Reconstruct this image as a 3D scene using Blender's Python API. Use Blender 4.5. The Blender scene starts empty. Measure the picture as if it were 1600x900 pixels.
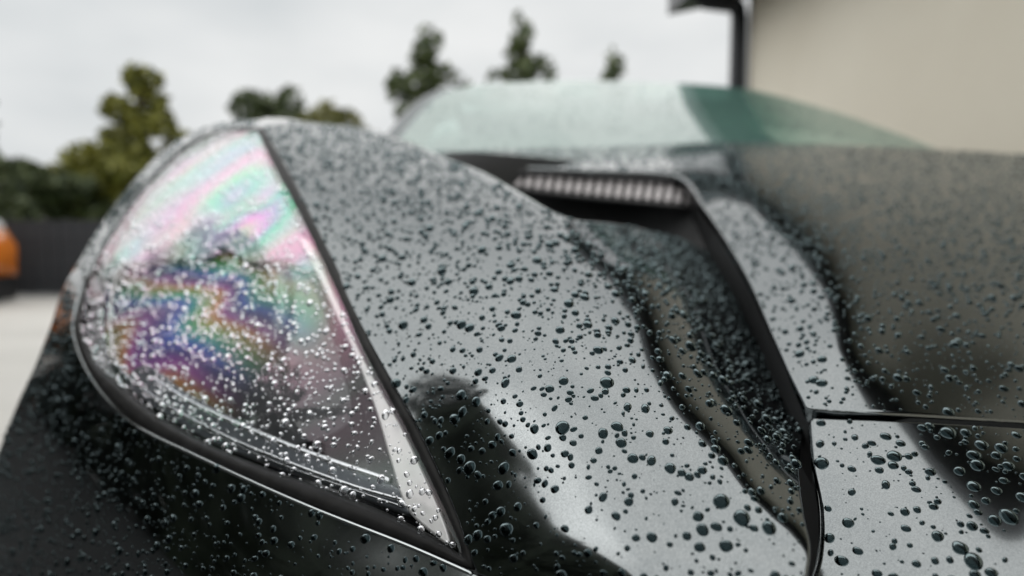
import bpy, bmesh, math, random
import numpy as np
from mathutils import Vector, Matrix, geometry

random.seed(7); RNG = np.random.default_rng(7)
R = math.radians
scene = bpy.context.scene
COL = scene.collection

# ------------------------------------------------------------------ camera
CAM_H, PITCH, FPX = 0.68, R(4.55), 1067.0
cam_d = bpy.data.cameras.new('camera'); cam = bpy.data.objects.new('camera', cam_d); COL.objects.link(cam)
cam.location = (0, 0, CAM_H); cam.rotation_euler = (R(90) - PITCH, 0, 0)
cam_d.sensor_width = 36; cam_d.lens = FPX * 36 / 1600
cam_d.clip_start = 0.02; cam_d.clip_end = 2000
cam_d.dof.use_dof = True; cam_d.dof.focus_distance = 0.325; cam_d.dof.aperture_fstop = 4.0
scene.camera = cam

# ------------------------------------------------------------------ sky and light (overcast)
SUN_EL, SUN_AZ = 47, 264
w = bpy.data.worlds.new('World'); scene.world = w; w.use_nodes = True
wn = w.node_tree; wn.nodes.clear()
sky = wn.nodes.new('ShaderNodeTexSky'); sky.sky_type = 'NISHITA'; sky.sun_disc = False
sky.sun_elevation = R(SUN_EL); sky.sun_rotation = R(SUN_AZ); sky.air_density = 1.0; sky.dust_density = 6.0
hsv = wn.nodes.new('ShaderNodeHueSaturation'); hsv.inputs['Saturation'].default_value = 0.10
wn.links.new(sky.outputs[0], hsv.inputs['Color'])
tc = wn.nodes.new('ShaderNodeTexCoord')
nz = wn.nodes.new('ShaderNodeTexNoise'); nz.inputs['Scale'].default_value = 2.2; nz.inputs['Detail'].default_value = 4
mp = wn.nodes.new('ShaderNodeMapping'); mp.inputs['Scale'].default_value = (1, 1, 2.5)
wn.links.new(tc.outputs['Generated'], mp.inputs['Vector']); wn.links.new(mp.outputs[0], nz.inputs['Vector'])
cr = wn.nodes.new('ShaderNodeValToRGB')
cr.color_ramp.elements[0].position = 0.25; cr.color_ramp.elements[0].color = (6.2, 6.6, 6.8, 1)
cr.color_ramp.elements[1].position = 0.8; cr.color_ramp.elements[1].color = (10.2, 10.2, 10.1, 1)
wn.links.new(nz.outputs['Fac'], cr.inputs['Fac'])
mx = wn.nodes.new('ShaderNodeMixRGB'); mx.inputs['Fac'].default_value = 0.88
wn.links.new(hsv.outputs[0], mx.inputs[1]); wn.links.new(cr.outputs[0], mx.inputs[2])
bg = wn.nodes.new('ShaderNodeBackground'); bg.inputs['Strength'].default_value = 0.065
wn.links.new(mx.outputs[0], bg.inputs['Color'])
wo = wn.nodes.new('ShaderNodeOutputWorld'); wn.links.new(bg.outputs[0], wo.inputs['Surface'])
sd = bpy.data.lights.new('sun', 'SUN'); sd.energy = 1.5; sd.angle = R(178); sd.color = (1.0, 0.97, 0.93)
so = bpy.data.objects.new('sun', sd); COL.objects.link(so)
so.rotation_euler = (R(90 - SUN_EL), 0, R(180 - SUN_AZ))
scene.view_settings.view_transform = 'Standard'; scene.view_settings.look = 'None'
scene.view_settings.exposure = 0.65; scene.view_settings.gamma = 1.0
scene.view_settings.use_curve_mapping = False
scene.render.engine = 'CYCLES'
scene.cycles.max_bounces = 12; scene.cycles.transmission_bounces = 8; scene.cycles.glossy_bounces = 6
scene.cycles.transparent_max_bounces = 10; scene.cycles.diffuse_bounces = 3
scene.cycles.caustics_reflective = True; scene.cycles.caustics_refractive = True
scene.cycles.sample_clamp_indirect = 6.0
scene.cycles.use_denoising = True

# ------------------------------------------------------------------ materials
def mat(name, color=(0.5, 0.5, 0.5), rough=0.5, metal=0.0, **kw):
    m = bpy.data.materials.new(name); m.use_nodes = True
    b = m.node_tree.nodes['Principled BSDF']
    b.inputs['Base Color'].default_value = (*color, 1); b.inputs['Roughness'].default_value = rough
    b.inputs['Metallic'].default_value = metal
    for k, v in kw.items():
        b.inputs[k.replace('_', ' ')].default_value = v
    return m

def N(m, t, **kw):
    n = m.node_tree.nodes.new(t)
    for k, v in kw.items():
        if k in n.inputs: n.inputs[k].default_value = v
        else: setattr(n, k, v)
    return n

def noise_color(m, c1, c2, scale=5.0, detail=5.0, lo=0.35, hi=0.65, bump=0.0, bscale=None, bdist=0.01):
    nt = m.node_tree; b = nt.nodes['Principled BSDF']
    t = N(m, 'ShaderNodeTexCoord')
    n = N(m, 'ShaderNodeTexNoise', Scale=scale, Detail=detail); nt.links.new(t.outputs['Object'], n.inputs['Vector'])
    r = N(m, 'ShaderNodeValToRGB'); e = r.color_ramp.elements
    e[0].position = lo; e[0].color = (*c1, 1); e[1].position = hi; e[1].color = (*c2, 1)
    nt.links.new(n.outputs['Fac'], r.inputs['Fac']); nt.links.new(r.outputs['Color'], b.inputs['Base Color'])
    if bump:
        n2 = N(m, 'ShaderNodeTexNoise', Scale=bscale or scale * 8, Detail=4.0); nt.links.new(t.outputs['Object'], n2.inputs['Vector'])
        bp = N(m, 'ShaderNodeBump', Strength=bump, Distance=bdist)
        nt.links.new(n2.outputs['Fac'], bp.inputs['Height']); nt.links.new(bp.outputs['Normal'], b.inputs['Normal'])
    return m

M = {}
M['paint'] = mat('dark_metallic_paint', (0.20, 0.22, 0.225), 0.10, 1.0)
b_ = M['paint'].node_tree.nodes['Principled BSDF']
b_.inputs['Coat Weight'].default_value = 0.55; b_.inputs['Specular Tint'].default_value = (0.29, 0.30, 0.31, 1); b_.inputs['Coat Roughness'].default_value = 0.015; b_.inputs['Coat IOR'].default_value = 1.6
def flake(m):
    nt = m.node_tree; b = nt.nodes['Principled BSDF']
    t = N(m, 'ShaderNodeTexCoord'); v = N(m, 'ShaderNodeTexVoronoi', Scale=2600.0)
    nt.links.new(t.outputs['Object'], v.inputs['Vector'])
    r = N(m, 'ShaderNodeValToRGB'); e = r.color_ramp.elements
    e[0].color = (0.16, 0.175, 0.18, 1); e[1].color = (0.275, 0.295, 0.30, 1)
    nt.links.new(v.outputs['Color'], r.inputs['Fac']); nt.links.new(r.outputs['Color'], b.inputs['Base Color'])
flake(M['paint'])
M['black_plastic'] = noise_color(mat('black_plastic', (0.012, 0.012, 0.013), 0.45), (0.010, 0.010, 0.011), (0.018, 0.018, 0.019), 60)
M['duct'] = mat('duct_black', (0.008, 0.009, 0.010), 0.6)
M['rubber'] = noise_color(mat('rubber', (0.010, 0.010, 0.010), 0.45, 0.0, Specular_IOR_Level=0.12), (0.008, 0.008, 0.008), (0.016, 0.016, 0.016), 90)
M['edge_glint'] = mat('painted_edge_glint', (0.45, 0.48, 0.49), 0.22, 1.0)  # pale metal carrying the sky glint of the bumper flange
M['chrome'] = mat('satin_chrome', (0.62, 0.63, 0.64), 0.18, 1.0)
M['silver'] = mat('silver_trim', (0.62, 0.61, 0.59), 0.42, 0.55)
M['lamp_black'] = mat('lamp_black', (0.010, 0.011, 0.013), 0.25)
M['lamp_grey'] = mat('lamp_grey', (0.10, 0.11, 0.12), 0.3, 0.5)
M['irid'] = mat('painted_rainbow_sheen', (0.1, 0.1, 0.1), 0.35, 0.15)  # rainbow sheen of sky light on the lens, put into the base colour
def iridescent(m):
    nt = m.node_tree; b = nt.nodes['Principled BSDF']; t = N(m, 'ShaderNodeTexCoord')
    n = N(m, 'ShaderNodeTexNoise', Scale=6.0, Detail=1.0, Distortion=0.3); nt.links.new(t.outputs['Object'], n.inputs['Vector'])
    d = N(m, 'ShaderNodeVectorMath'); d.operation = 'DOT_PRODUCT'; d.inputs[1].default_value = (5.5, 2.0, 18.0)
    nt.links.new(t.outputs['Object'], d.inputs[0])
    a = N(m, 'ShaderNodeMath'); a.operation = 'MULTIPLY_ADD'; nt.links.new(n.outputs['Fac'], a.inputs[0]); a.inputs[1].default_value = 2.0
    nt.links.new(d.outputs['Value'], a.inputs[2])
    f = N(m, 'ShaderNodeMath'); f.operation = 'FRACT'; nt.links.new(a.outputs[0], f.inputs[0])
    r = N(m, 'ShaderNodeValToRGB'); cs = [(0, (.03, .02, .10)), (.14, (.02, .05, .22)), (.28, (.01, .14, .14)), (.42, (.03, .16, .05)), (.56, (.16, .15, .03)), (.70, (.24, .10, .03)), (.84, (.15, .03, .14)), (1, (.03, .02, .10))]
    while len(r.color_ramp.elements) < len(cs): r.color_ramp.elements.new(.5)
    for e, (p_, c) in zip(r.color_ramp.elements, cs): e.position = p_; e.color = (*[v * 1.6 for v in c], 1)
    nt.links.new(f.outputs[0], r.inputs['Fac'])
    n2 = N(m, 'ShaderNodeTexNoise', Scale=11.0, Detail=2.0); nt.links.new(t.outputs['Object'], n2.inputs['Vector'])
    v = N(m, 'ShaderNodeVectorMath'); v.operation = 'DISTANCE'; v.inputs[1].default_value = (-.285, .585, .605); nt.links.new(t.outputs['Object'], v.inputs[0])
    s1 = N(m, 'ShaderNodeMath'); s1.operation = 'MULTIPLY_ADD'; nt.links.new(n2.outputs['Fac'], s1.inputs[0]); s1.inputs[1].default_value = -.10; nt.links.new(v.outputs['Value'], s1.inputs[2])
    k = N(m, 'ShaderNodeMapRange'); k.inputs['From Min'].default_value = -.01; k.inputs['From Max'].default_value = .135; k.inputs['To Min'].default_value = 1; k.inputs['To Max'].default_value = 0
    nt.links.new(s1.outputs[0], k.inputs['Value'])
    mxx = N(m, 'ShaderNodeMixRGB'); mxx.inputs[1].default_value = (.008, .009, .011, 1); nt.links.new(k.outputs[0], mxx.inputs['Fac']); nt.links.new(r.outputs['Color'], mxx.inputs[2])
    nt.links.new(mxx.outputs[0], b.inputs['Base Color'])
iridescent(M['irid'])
def sky_sheen_color(m):
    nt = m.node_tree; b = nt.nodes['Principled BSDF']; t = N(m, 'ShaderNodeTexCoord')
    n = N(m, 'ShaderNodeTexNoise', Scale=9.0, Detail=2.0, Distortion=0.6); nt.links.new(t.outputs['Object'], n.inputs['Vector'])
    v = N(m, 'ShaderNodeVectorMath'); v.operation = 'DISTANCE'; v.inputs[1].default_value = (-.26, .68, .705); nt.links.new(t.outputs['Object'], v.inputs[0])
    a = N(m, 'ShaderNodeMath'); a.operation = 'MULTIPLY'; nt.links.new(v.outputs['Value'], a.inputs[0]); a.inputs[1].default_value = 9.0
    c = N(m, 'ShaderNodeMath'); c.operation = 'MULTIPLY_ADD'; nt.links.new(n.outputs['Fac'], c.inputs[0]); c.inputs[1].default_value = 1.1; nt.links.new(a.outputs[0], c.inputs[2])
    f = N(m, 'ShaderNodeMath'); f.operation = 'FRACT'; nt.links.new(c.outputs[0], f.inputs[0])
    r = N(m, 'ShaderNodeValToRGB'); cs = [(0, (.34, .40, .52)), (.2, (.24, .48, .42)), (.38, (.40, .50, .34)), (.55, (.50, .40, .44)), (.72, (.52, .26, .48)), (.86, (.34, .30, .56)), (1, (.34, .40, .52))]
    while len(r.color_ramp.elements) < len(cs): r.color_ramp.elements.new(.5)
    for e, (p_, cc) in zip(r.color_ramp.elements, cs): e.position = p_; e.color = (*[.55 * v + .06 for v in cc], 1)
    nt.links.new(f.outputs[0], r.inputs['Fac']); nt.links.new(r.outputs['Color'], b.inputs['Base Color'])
M['pearl'] = mat('painted_sky_sheen', (0.60, 0.60, 0.64), 0.4, 0.3)  # pastel sky reflection of the upper lens, painted as base colour
sky_sheen_color(M['pearl'])
M['slat'] = mat('grille_slat', (0.55, 0.52, 0.52), 0.4, 0.1)
def water(name, col, ior):
    m = bpy.data.materials.new(name); m.use_nodes = True; nt = m.node_tree; nt.nodes.clear()
    g = nt.nodes.new('ShaderNodeBsdfGlass'); g.inputs['Color'].default_value = (*col, 1); g.inputs['Roughness'].default_value = 0.0; g.inputs['IOR'].default_value = ior
    o = nt.nodes.new('ShaderNodeOutputMaterial'); nt.links.new(g.outputs[0], o.inputs['Surface'])
    return m
M['water'] = water('water_on_paint', (0.20, 0.25, 0.26), 0.765)
M['water_clear'] = water('water_on_glass', (0.97, 0.98, 1.0), 0.72)

def glass_shell(name, tint, trans, ior=1.55, film=None, rough=0.0, film_centre=(-.25, .64, .70)):
    """thin clear shell: specular coat (optionally with an interference film) added to straight transmission"""
    m = bpy.data.materials.new(name); m.use_nodes = True; nt = m.node_tree; nt.nodes.clear()
    p = nt.nodes.new('ShaderNodeBsdfPrincipled'); p.inputs['Base Color'].default_value = (*tint, 1)
    p.inputs['Roughness'].default_value = rough; p.inputs['IOR'].default_value = ior
    tr = nt.nodes.new('ShaderNodeBsdfTransparent'); tr.inputs['Color'].default_value = (*trans, 1)
    a = nt.nodes.new('ShaderNodeAddShader'); o = nt.nodes.new('ShaderNodeOutputMaterial')
    nt.links.new(p.outputs[0], a.inputs[0]); nt.links.new(tr.outputs[0], a.inputs[1]); nt.links.new(a.outputs[0], o.inputs['Surface'])
    if film:
        p.inputs['Thin Film IOR'].default_value = film
        t = nt.nodes.new('ShaderNodeTexCoord')
        def mth(op, a, b):
            n = nt.nodes.new('ShaderNodeMath'); n.operation = op
            for k, v in ((0, a), (1, b)):
                if isinstance(v, (int, float)): n.inputs[k].default_value = v
                else: nt.links.new(v, n.inputs[k])
            return n.outputs[0]
        n1 = nt.nodes.new('ShaderNodeTexNoise'); n1.inputs['Scale'].default_value = 6.0; n1.inputs['Detail'].default_value = 1.5; n1.inputs['Distortion'].default_value = 0.7
        nt.links.new(t.outputs['Object'], n1.inputs['Vector'])
        vd = nt.nodes.new('ShaderNodeVectorMath'); vd.operation = 'DISTANCE'; vd.inputs[1].default_value = film_centre
        nt.links.new(t.outputs['Object'], vd.inputs[0])
        th = mth('ADD', mth('MULTIPLY', vd.outputs['Value'], 1500.0), mth('MULTIPLY', n1.outputs['Fac'], 620.0))
        th = mth('SUBTRACT', th, -60.0)
        nt.links.new(th, p.inputs['Thin Film Thickness'])
        mr = nt.nodes.new('ShaderNodeMapRange'); nt.links.new(vd.outputs['Value'], mr.inputs['Value'])
        for k_, v_ in (('From Min', .12), ('From Max', .32), ('To Min', film), ('To Max', 1.4)): mr.inputs[k_].default_value = v_
        nt.links.new(mr.outputs[0], p.inputs['Thin Film IOR'])
    return m
M['lens'] = glass_shell('headlamp_lens', (0, 0, 0), (0.90, 0.91, 0.92), 1.43, film=2.2)
M['lens_clear'] = glass_shell('projector_glass', (0.005, 0.006, 0.008), (0.85, 0.88, 0.92), 1.5)
M['windscreen'] = glass_shell('windscreen_glass', (0.085, 0.175, 0.15), (0.16, 0.22, 0.2), 2.4, rough=0.07)
M['side_glass'] = mat('dark_side_glass', (0.01, 0.012, 0.012), 0.03)
M['stucco'] = noise_color(mat('cream_render', rough=0.9), (0.82, 0.765, 0.64), (0.90, 0.85, 0.725), 0.9, 5, bump=0.25, bscale=60, bdist=0.004)
M['soffit'] = mat('anthracite_trim', (0.020, 0.024, 0.032), 0.4)
M['roof_tile'] = noise_color(mat('slate_roof', rough=0.7), (0.025, 0.03, 0.035), (0.05, 0.055, 0.06), 6)
M['asphalt'] = noise_color(mat('asphalt', rough=0.6), (0.035, 0.036, 0.037), (0.06, 0.06, 0.06), 12, bump=0.3, bscale=160)
M['paving'] = noise_color(mat('pale_paving', rough=0.75), (0.50, 0.49, 0.46), (0.60, 0.59, 0.555), 1.2, bump=0.2, bscale=120)
M['grass'] = noise_color(mat('lawn', rough=0.9), (0.03, 0.055, 0.015), (0.06, 0.09, 0.025), 3)
M['fence'] = noise_color(mat('dark_stained_wood', rough=0.75), (0.018, 0.021, 0.026), (0.035, 0.04, 0.046), 9)
M['bark'] = noise_color(mat('bark', rough=0.9), (0.06, 0.045, 0.03), (0.11, 0.085, 0.06), 14, bump=0.6)
def leaf_mat(name, c1, c2):
    m = mat(name, c1, 0.55); nt = m.node_tree; b = nt.nodes['Principled BSDF']
    oi = N(m, 'ShaderNodeNewGeometry'); r = N(m, 'ShaderNodeValToRGB'); e = r.color_ramp.elements
    e[0].color = (*c1, 1); e[1].color = (*c2, 1)
    nt.links.new(oi.outputs['Random Per Island'], r.inputs['Fac']); nt.links.new(r.outputs['Color'], b.inputs['Base Color'])
    b.inputs['Subsurface Weight'].default_value = 0.0
    return m
M['leaf_olive'] = leaf_mat('leaf_olive', (0.075, 0.09, 0.015), (0.31, 0.30, 0.05))
M['leaf_dark'] = leaf_mat('leaf_dark', (0.03, 0.048, 0.022), (0.12, 0.15, 0.055))
M['leaf_hedge'] = leaf_mat('leaf_hedge', (0.012, 0.019, 0.014), (0.04, 0.055, 0.03))
M['leaf_yellow'] = leaf_mat('leaf_yellow', (0.09, 0.10, 0.025), (0.22, 0.21, 0.07))
M['leaf_cypress'] = leaf_mat('leaf_cypress', (0.035, 0.058, 0.025), (0.13, 0.16, 0.05))
M['orange'] = mat('orange_paint', (0.72, 0.20, 0.02), 0.25, 0.0, Coat_Weight=1.0)
M['tyre'] = mat('tyre', (0.015, 0.015, 0.015), 0.8)
M['rim'] = mat('alloy', (0.35, 0.36, 0.37), 0.3, 1.0)
M['white_lamp'] = mat('white_lamp', (0.75, 0.76, 0.76), 0.25)
M['interior'] = mat('cabin_fabric', (0.02, 0.021, 0.022), 0.8)

# ------------------------------------------------------------------ helpers
def tag(o, label=None, cat=None, group=None, kind=None):
    if label: o['label'] = label
    if cat: o['category'] = cat
    if group: o['group'] = group
    if kind: o['kind'] = kind
    return o

def empty(name, loc=(0, 0, 0), rz=0.0):
    o = bpy.data.objects.new(name, None); COL.objects.link(o)
    o.location = loc; o.rotation_euler = (0, 0, rz); o.empty_display_size = 0.1
    return o

def link(name, me, m, parent=None, smooth=True):
    if m is not None and not me.materials: me.materials.append(m)
    if smooth: me.polygons.foreach_set('use_smooth', [True] * len(me.polygons))
    o = bpy.data.objects.new(name, me); COL.objects.link(o)
    if parent is not None: o.parent = parent
    return o

def from_np(name, V, F, m, parent=None, smooth=True, normals=None):
    me = bpy.data.meshes.new(name); me.from_pydata([tuple(v) for v in V], [], F); me.update()
    o = link(name, me, m, parent, smooth)
    if normals is not None: me.normals_split_custom_set_from_vertices([tuple(n) for n in normals])
    return o

def bm_obj(name, bm, m, parent=None, smooth=False):
    bmesh.ops.recalc_face_normals(bm, faces=bm.faces[:])
    me = bpy.data.meshes.new(name); bm.to_mesh(me); bm.free()
    return link(name, me, m, parent, smooth)

def bm_box(bm, c, s, rot=None):
    r = bmesh.ops.create_cube(bm, size=1.0)
    mtx = Matrix.Translation(c) @ (rot.to_4x4() if rot else Matrix.Identity(4)) @ Matrix.Diagonal((*s, 1))
    bmesh.ops.transform(bm, matrix=mtx, verts=r['verts']); return r['verts']

def box(name, c, s, m, parent=None, bevel=0.0, rot=None):
    bm = bmesh.new(); bm_box(bm, c, s, rot)
    if bevel: bmesh.ops.bevel(bm, geom=bm.edges[:], offset=bevel, segments=2, affect='EDGES')
    return bm_obj(name, bm, m, parent)

def tube(name, pts, rad, m, parent=None, seg=10):
    pts = [Vector(p) for p in pts]; n = len(pts)
    rad = [rad] * n if not hasattr(rad, '__len__') else rad
    V, F = [], []
    prev = None
    for i, p in enumerate(pts):
        d = (pts[min(i + 1, n - 1)] - pts[max(i - 1, 0)]).normalized()
        if prev is None: prev = d.orthogonal().normalized()
        prev = (prev - d * prev.dot(d)).normalized(); q = d.cross(prev)
        for k in range(seg):
            a = 2 * math.pi * k / seg; V.append(p + (prev * math.cos(a) + q * math.sin(a)) * rad[i])
    for i in range(n - 1):
        for k in range(seg):
            F.append((i * seg + k, i * seg + (k + 1) % seg, (i + 1) * seg + (k + 1) % seg, (i + 1) * seg + k))
    F.append(tuple(range(seg))[::-1]); F.append(tuple(range((n - 1) * seg, n * seg)))
    return from_np(name, V, F, m, parent)

cp, sp_ = math.cos(PITCH), math.sin(PITCH)
def P(px, py, d):
    """photo pixel + distance along the optical axis -> world point(s)"""
    px = np.asarray(px, float); py = np.asarray(py, float); d = np.asarray(d, float)
    xc = (px - 800) / FPX * d; yc = -(py - 450) / FPX * d
    return np.stack([xc, d * cp + yc * sp_, CAM_H - d * sp_ + yc * cp], -1)
def G(px, py):
    """ground point under a pixel"""
    a = P(px, py, 1.0); t = CAM_H / (CAM_H - a[2]); return (a[0] * t, a[1] * t)

class Field:
    """thin-plate spline of inverse depth over the photo plane (planes stay exactly flat)"""
    def __init__(s, pts, lam=2e-3):
        a = np.array(pts, float); s.c = a[:, :2] / 500.0; n = len(a); y = 1 / a[:, 2]
        K = s.k(s.c[:, None] - s.c[None]); A = np.zeros((n + 3, n + 3))
        A[:n, :n] = K + lam * np.eye(n); A[:n, n] = 1; A[:n, n + 1:] = s.c; A[n, :n] = 1; A[n + 1:, :n] = s.c.T
        s.w = np.linalg.solve(A, np.concatenate([y, np.zeros(3)]))
    @staticmethod
    def k(d):
        r2 = (d ** 2).sum(-1); return 0.5 * r2 * np.log(r2 + 1e-12)
    def depth(s, px, py):
        q = np.stack([np.asarray(px, float), np.asarray(py, float)], -1) / 500.0
        n = len(s.c); out = np.empty(q.shape[:-1]); fl = q.reshape(-1, 2); o = np.empty(len(fl))
        for i in range(0, len(fl), 4000):
            u = fl[i:i + 4000]; o[i:i + 4000] = s.k(u[:, None] - s.c[None]) @ s.w[:n] + s.w[n] + u @ s.w[n + 1:]
        out = o.reshape(q.shape[:-1])
        return 1 / np.clip(out, 0.2, 8)
    def pos(s, px, py, off=0.0):
        return P(px, py, s.depth(px, py) + off)
    def normal(s, px, py):
        e = 1.0; px = np.asarray(px, float); py = np.asarray(py, float)
        a = s.pos(px + e, py) - s.pos(px - e, py); b = s.pos(px, py - e) - s.pos(px, py + e)
        n = np.cross(a, b); return n / np.linalg.norm(n, axis=-1, keepdims=True)

def curve(pts, step=6.0, closed=True):
    """Catmull-Rom through (px, py, value); a point given as a 4-tuple with 'c' is a corner"""
    out = []; n = len(pts)
    rng = range(n if closed else n - 1)
    for i in rng:
        p1, p2 = pts[i], pts[(i + 1) % n]
        p0 = pts[i - 1] if (closed or i > 0) else p1; p3 = pts[(i + 2) % n] if (closed or i + 2 < n) else p2
        c1 = len(p1) > 3; c2 = len(p2) > 3
        a0, a1, a2, a3 = (np.array(p[:3], float) for p in (p0, p1, p2, p3))
        L = np.linalg.norm((a2 - a1)[:2]); k = max(1, int(L / step))
        t1 = (a2 - a1) if c1 else (a2 - a0) / 2; t2 = (a2 - a1) if c2 else (a3 - a1) / 2
        for nrm in (0, 1):
            t = (t1, t2)[nrm]; l = np.linalg.norm(t[:2])
            if l > L > 0: t = t * (L / l)
            if nrm == 0: t1 = t
            else: t2 = t
        for j in range(k):
            t = j / k; h = (2*t**3-3*t**2+1, t**3-2*t**2+t, -2*t**3+3*t**2, t**3-t**2)
            q = h[0]*a1 + h[1]*t1 + h[2]*a2 + h[3]*t2; q[2] = a1[2] * (1 - t) + a2[2] * t
            out.append(q)
    if not closed: out.append(np.array(pts[-1][:3], float))
    return np.array(out)

def inside(poly, x, y):
    c = np.zeros(x.shape, bool); n = len(poly); j = n - 1
    for i in range(n):
        xi, yi = poly[i, 0], poly[i, 1]; xj, yj = poly[j, 0], poly[j, 1]
        if yi != yj:
            c ^= ((yi > y) != (yj > y)) & (x < (xj - xi) * (y - yi) / (yj - yi) + xi)
        j = i
    return c

def panel(name, pts, field, m, parent, step=7.0, off=0.0, drop=0.008, turn=90):
    """body panel: photo-plane outline laid on a depth field, fine interior grid, rolled edge.
    third value of each outline point = radius (m) of the rolled edge there."""
    poly = curve(pts, step)
    area = 0.5 * np.sum(poly[:, 0] * np.roll(poly[:, 1], -1) - poly[:, 1] * np.roll(poly[:, 0], -1))
    if area < 0: poly = poly[::-1].copy()
    x0, y0 = poly[:, :2].min(0); x1, y1 = poly[:, :2].max(0)
    gx, gy = np.meshgrid(np.arange(x0, x1, step), np.arange(y0, y1, step * 0.866)); gx = gx + (np.arange(gx.shape[0]) % 2)[:, None] * step / 2
    gx, gy = gx.ravel(), gy.ravel(); k = inside(poly, gx, gy); gx, gy = gx[k], gy[k]
    dmin = np.full(gx.shape, 1e9)
    for q in poly: dmin = np.minimum(dmin, (gx - q[0]) ** 2 + (gy - q[1]) ** 2)
    k = dmin > (0.6 * step) ** 2; gx, gy = gx[k], gy[k]
    nb = len(poly)
    xy = [Vector((float(a), float(b))) for a, b in zip(np.concatenate([poly[:, 0], gx]), np.concatenate([poly[:, 1], gy]))]
    res = geometry.delaunay_2d_cdt(xy, [], [list(range(nb))], 1, 1e-4)
    vx = np.array([v[0] for v in res[0]]); vy = np.array([v[1] for v in res[0]])
    V = field.pos(vx, vy, off); NR = field.normal(vx, vy)
    F = [tuple(f) for f in res[2]]
    orig = {}
    for i, o in enumerate(res[3]):
        for q in o: orig[q] = i
    # orientation: normal() faces the camera
    f0 = F[len(F) // 2]; fn = np.cross(V[f0[1]] - V[f0[0]], V[f0[2]] - V[f0[0]])
    if fn @ NR[f0[0]] < 0: F = [f[::-1] for f in F]
    loop = [orig[i] for i in range(nb)]
    LP = V[loop]; LN = NR[loop]; T = np.roll(LP, -1, 0) - np.roll(LP, 1, 0); T /= np.linalg.norm(T, axis=1, keepdims=True)
    O = np.cross(T, LN); O /= np.linalg.norm(O, axis=1, keepdims=True)
    cen = V.mean(0)
    # outward check with the photo-plane outline direction
    q = 5; a = field.pos(poly[:, 0], poly[:, 1], off) + O * 0.002
    d = a - np.array([0, 0, CAM_H]); 
    zc = d[:, 1] * cp - d[:, 2] * sp_; xc = d[:, 0]; yc = d[:, 1] * sp_ + d[:, 2] * cp
    if inside(poly, 800 + FPX * xc / zc, 450 - FPX * yc / zc).mean() > 0.5: O = -O
    rr = poly[:, 2]
    VV = [V]; NN = [NR]; base = len(V); prev = loop; steps = 5
    for s in range(1, steps + 2):
        if s <= steps:
            an = R(turn) * s / steps; p = LP + O * (rr * math.sin(an))[:, None] - LN * (rr * (1 - math.cos(an)))[:, None]
            nn = LN * math.cos(an) + O * math.sin(an); last = p
        else:
            an = R(turn); p = last + (O * math.cos(an) - LN * math.sin(an)) * np.maximum(drop, rr * 0.8)[:, None]
        VV.append(p); NN.append(nn); cur = list(range(base, base + nb)); base += nb
        for i in range(nb):
            j = (i + 1) % nb; F.append((prev[i], prev[j], cur[j], cur[i]))
        prev = cur
    V = np.concatenate(VV); NN = np.concatenate(NN)
    # consistent winding for the rolled edge
    fa = np.array(F[-1]); 
    F2 = []
    nb0 = len(res[2])
    for i, f in enumerate(F):
        if i >= nb0:
            a, b_, c = V[f[0]], V[f[1]], V[f[2]]; n = np.cross(b_ - a, V[f[3]] - a)
            if n @ (NN[f[0]] + NN[f[2]]) < 0: f = f[::-1]
        F2.append(f)
    o = from_np(name, V, F2, m, parent, True, NN)
    SURF[name] = (field, poly, off)
    return o
SURF = {}

# ------------------------------------------------------------------ ground, paving
def sheet(name, pts, z, m, kind='structure'):
    return tag(from_np(name, [(x, y, z) for x, y in pts], [tuple(range(len(pts)))], m, None, False), kind=kind)
sheet('ground', [(-400, -400), (400, -400), (400, 400), (-400, 400)], -0.004, M['grass'])
sheet('driveway', [(-12, -9), (8, -9), (8, 9.0), (-12, 9.0)], 0.0, M['asphalt'])
sheet('paving', [(-1.3, 1.6), (-1.3, 7.28), (-9.5, 7.28), (-9.5, 4.7), (-4.3, 4.5), (-1.9, 1.6)], 0.004, M['paving'])

# ------------------------------------------------------------------ the car
car = tag(empty('sports_car', (0.45, 1.2, 0)), 'dark grey sports car with clear swept headlamp and vented bonnet, covered in raindrops', 'car')
def part(name, parent=None): pass
INV = Matrix.Translation((-0.45, -1.2, 0))

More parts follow.
